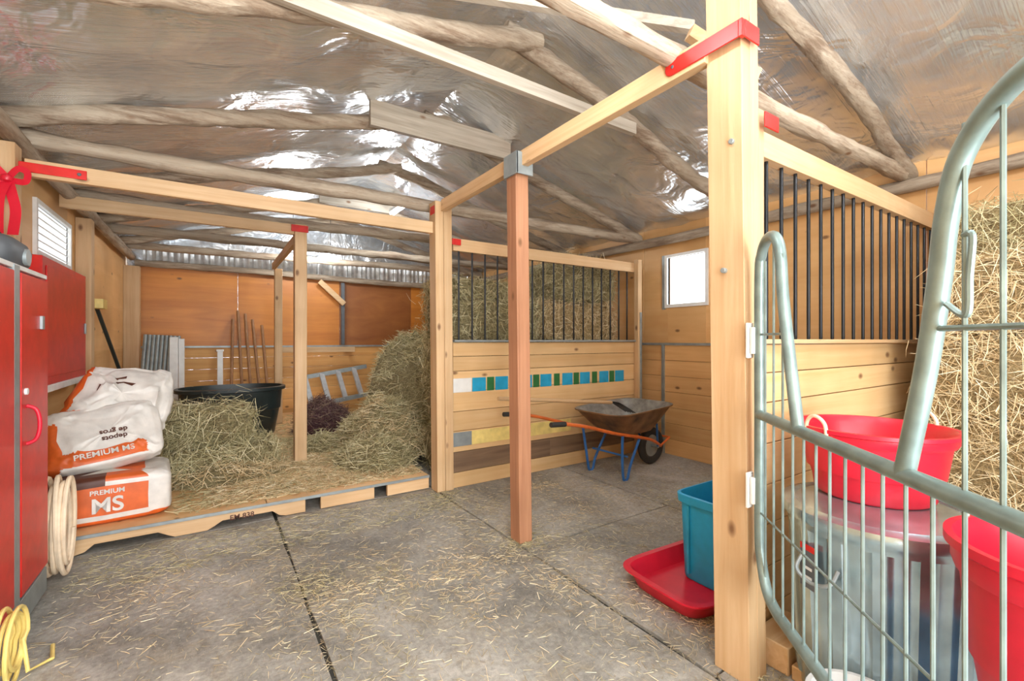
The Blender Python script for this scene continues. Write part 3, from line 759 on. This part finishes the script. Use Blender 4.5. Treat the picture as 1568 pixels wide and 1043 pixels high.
for i,(x,tx,h,k) in enumerate(((.20,.24,1.50,0),(.34,.30,1.62,1),(.44,.39,1.58,0),(.55,.48,1.5,1),(.64,.60,1.42,2))):
    mb=MB(); yb=7.0+.06*(i%2)
    mb.tube([(x,yb,.35),(tx,7.54,h)],.019,HANDZ,8)
    if k==0:
        mb.add([(x-.09,yb-.02,.12),(x+.09,yb-.02,.12),(x+.09,yb+.02,.40),(x-.09,yb+.02,.40),(x-.09,yb,.115),(x+.09,yb,.115),(x+.09,yb+.04,.40),(x-.09,yb+.04,.40)],[(0,1,2,3),(7,6,5,4),(0,4,5,1),(1,5,6,2),(2,6,7,3),(3,7,4,0)],GREY); nm='shovel'
    elif k==1:
        mb.b(x-.07,x+.07,yb-.02,yb+.02,.33,.36,BLK)
        for qq in range(4): mb.tube([(x-.06+qq*.04,yb,.34),(x-.06+qq*.04,yb-.07,.13)],.004,BLK,6)
        nm='garden_rake'
    else:
        mb.b(x-.08,x+.08,yb-.05,yb+.03,.28,.35,CEDZ); mb.b(x-.07,x+.07,yb-.04,yb+.02,.12,.28,YEL); nm='push_broom'
    mb.done(nm)
mb=MB(); A=Vector((1.08,6.9,.26));B_=Vector((2.0,6.9,.40))
for dz in(0,.40): mb.beam(A+Vector((0,dz*.6,dz)),B_+Vector((0,dz*.6,dz)),.03,.06,GREY)
for k in range(4):
    p=A.lerp(B_,(k+.4)/4); mb.beam(p,p+Vector((-.06,.24,.40)),.07,.03,ALU)
for p in(A,B_): mb.b(p.x-.03,p.x+.03,6.88,6.94,.113,p.z-.02,WEA)
mb.done('aluminum_ladder')
mb=MB(); mb.tube([(XL+.06,5.35,1.55),(XL+.16,5.9,.9)],.016,BLKP,8); mb.b(XL+.02,XL+.14,5.22,5.40,1.48,1.56,YEL); mb.tube([(XL+.08,5.3,1.52),(XL+.01,5.3,1.6)],.01,BLK,8);mb.done('hanging_broom')
mb=MB(); mb.b(.78,1.9,7.42,7.46,1.02,1.10,PINEX); mb.b(.82,.88,7.46,YB-.021,1.02,1.10,PINEX);mb.b(1.8,1.86,7.46,YB-.021,1.02,1.10,PINEX); mb.done('wall_rail',.003)
# ---------------------------------------------------------------- lights
def lamp(x,y,z,ln,e,axis='Y'):
    mb=MB(); a=(ln/2,.035) if axis=='X' else (.035,ln/2)
    mb.b(x-a[0],x+a[0],y-a[1],y+a[1],z,z+.04,WHT)
    for s in(-.02,.02):
        if axis=='X': mb.tube([(x-ln/2+.02,y+s,z-.015),(x+ln/2-.02,y+s,z-.015)],.012,TUBE,10)
        else: mb.tube([(x+s,y-ln/2+.02,z-.015),(x+s,y+ln/2-.02,z-.015)],.012,TUBE,10)
    for q in(-.4,.4):
        px,py=(x+q*ln,y) if axis=='X' else (x,y+q*ln)
        zr=RZ-abs(px-RX)*((RZ-EZ)/(RX-XL))-.02
        mb.tube([(px,py,z+.04),(px,py,zr)],.003,BLK,6)
    mb.done('tube_or_fill_fixture')
    for q in(-.3,.3):
        px,py=(x+q*ln,y) if axis=='X' else (x,y+q*ln)
        L=bpy.data.lights.new('tube_or_fill_lamp','POINT'); L.shadow_soft_size=.05
        L.energy=e/2; L.color=(.94,.97,1); o=bpy.data.objects.new('tube_or_fill_lamp',L); bpy.context.collection.objects.link(o); o.location=(px,py,z-.08)
lamp(1.15,6.75,2.50,.6,36,'X'); lamp(1.85,5.2,2.78,.6,34,'Y')
lamp(.75,1.0,2.70,.9,37,'Y'); lamp(2.3,-.15,2.62,1.0,36,'Y'); lamp(.2,-.6,2.5,1.0,28,'Y')  # unseen fixtures added out of frame as fill light
L=bpy.data.lights.new('added_rear_fill','AREA'); L.shape='RECTANGLE'; L.size=2.1; L.size_y=2.1; L.energy=145; L.color=(.91,.96,1)  # area light added behind the camera to brighten the interior
o=bpy.data.objects.new('added_rear_fill',L); bpy.context.collection.objects.link(o); o.location=(.35,YF-.1,1.12); o.rotation_euler=(pi/2,0,0)
w=bpy.data.worlds.new('sky'); bpy.context.scene.world=w; w.use_nodes=True
bg=w.node_tree.nodes['Background']; bg.inputs[0].default_value=(.92,.97,1,1); bg.inputs[1].default_value=5
# ---------------------------------------------------------------- camera
cam=bpy.data.cameras.new('cam'); co=bpy.data.objects.new('camera',cam); bpy.context.collection.objects.link(co)
co.location=(0,0,1.2); co.rotation_euler=(pi/2,0,-math.radians(33.5)); cam.lens=15.9; cam.sensor_width=36; cam.clip_start=.02
bpy.context.scene.camera=co
try: bpy.context.scene.view_settings.view_transform='Standard'
except Exception as e: print(e)
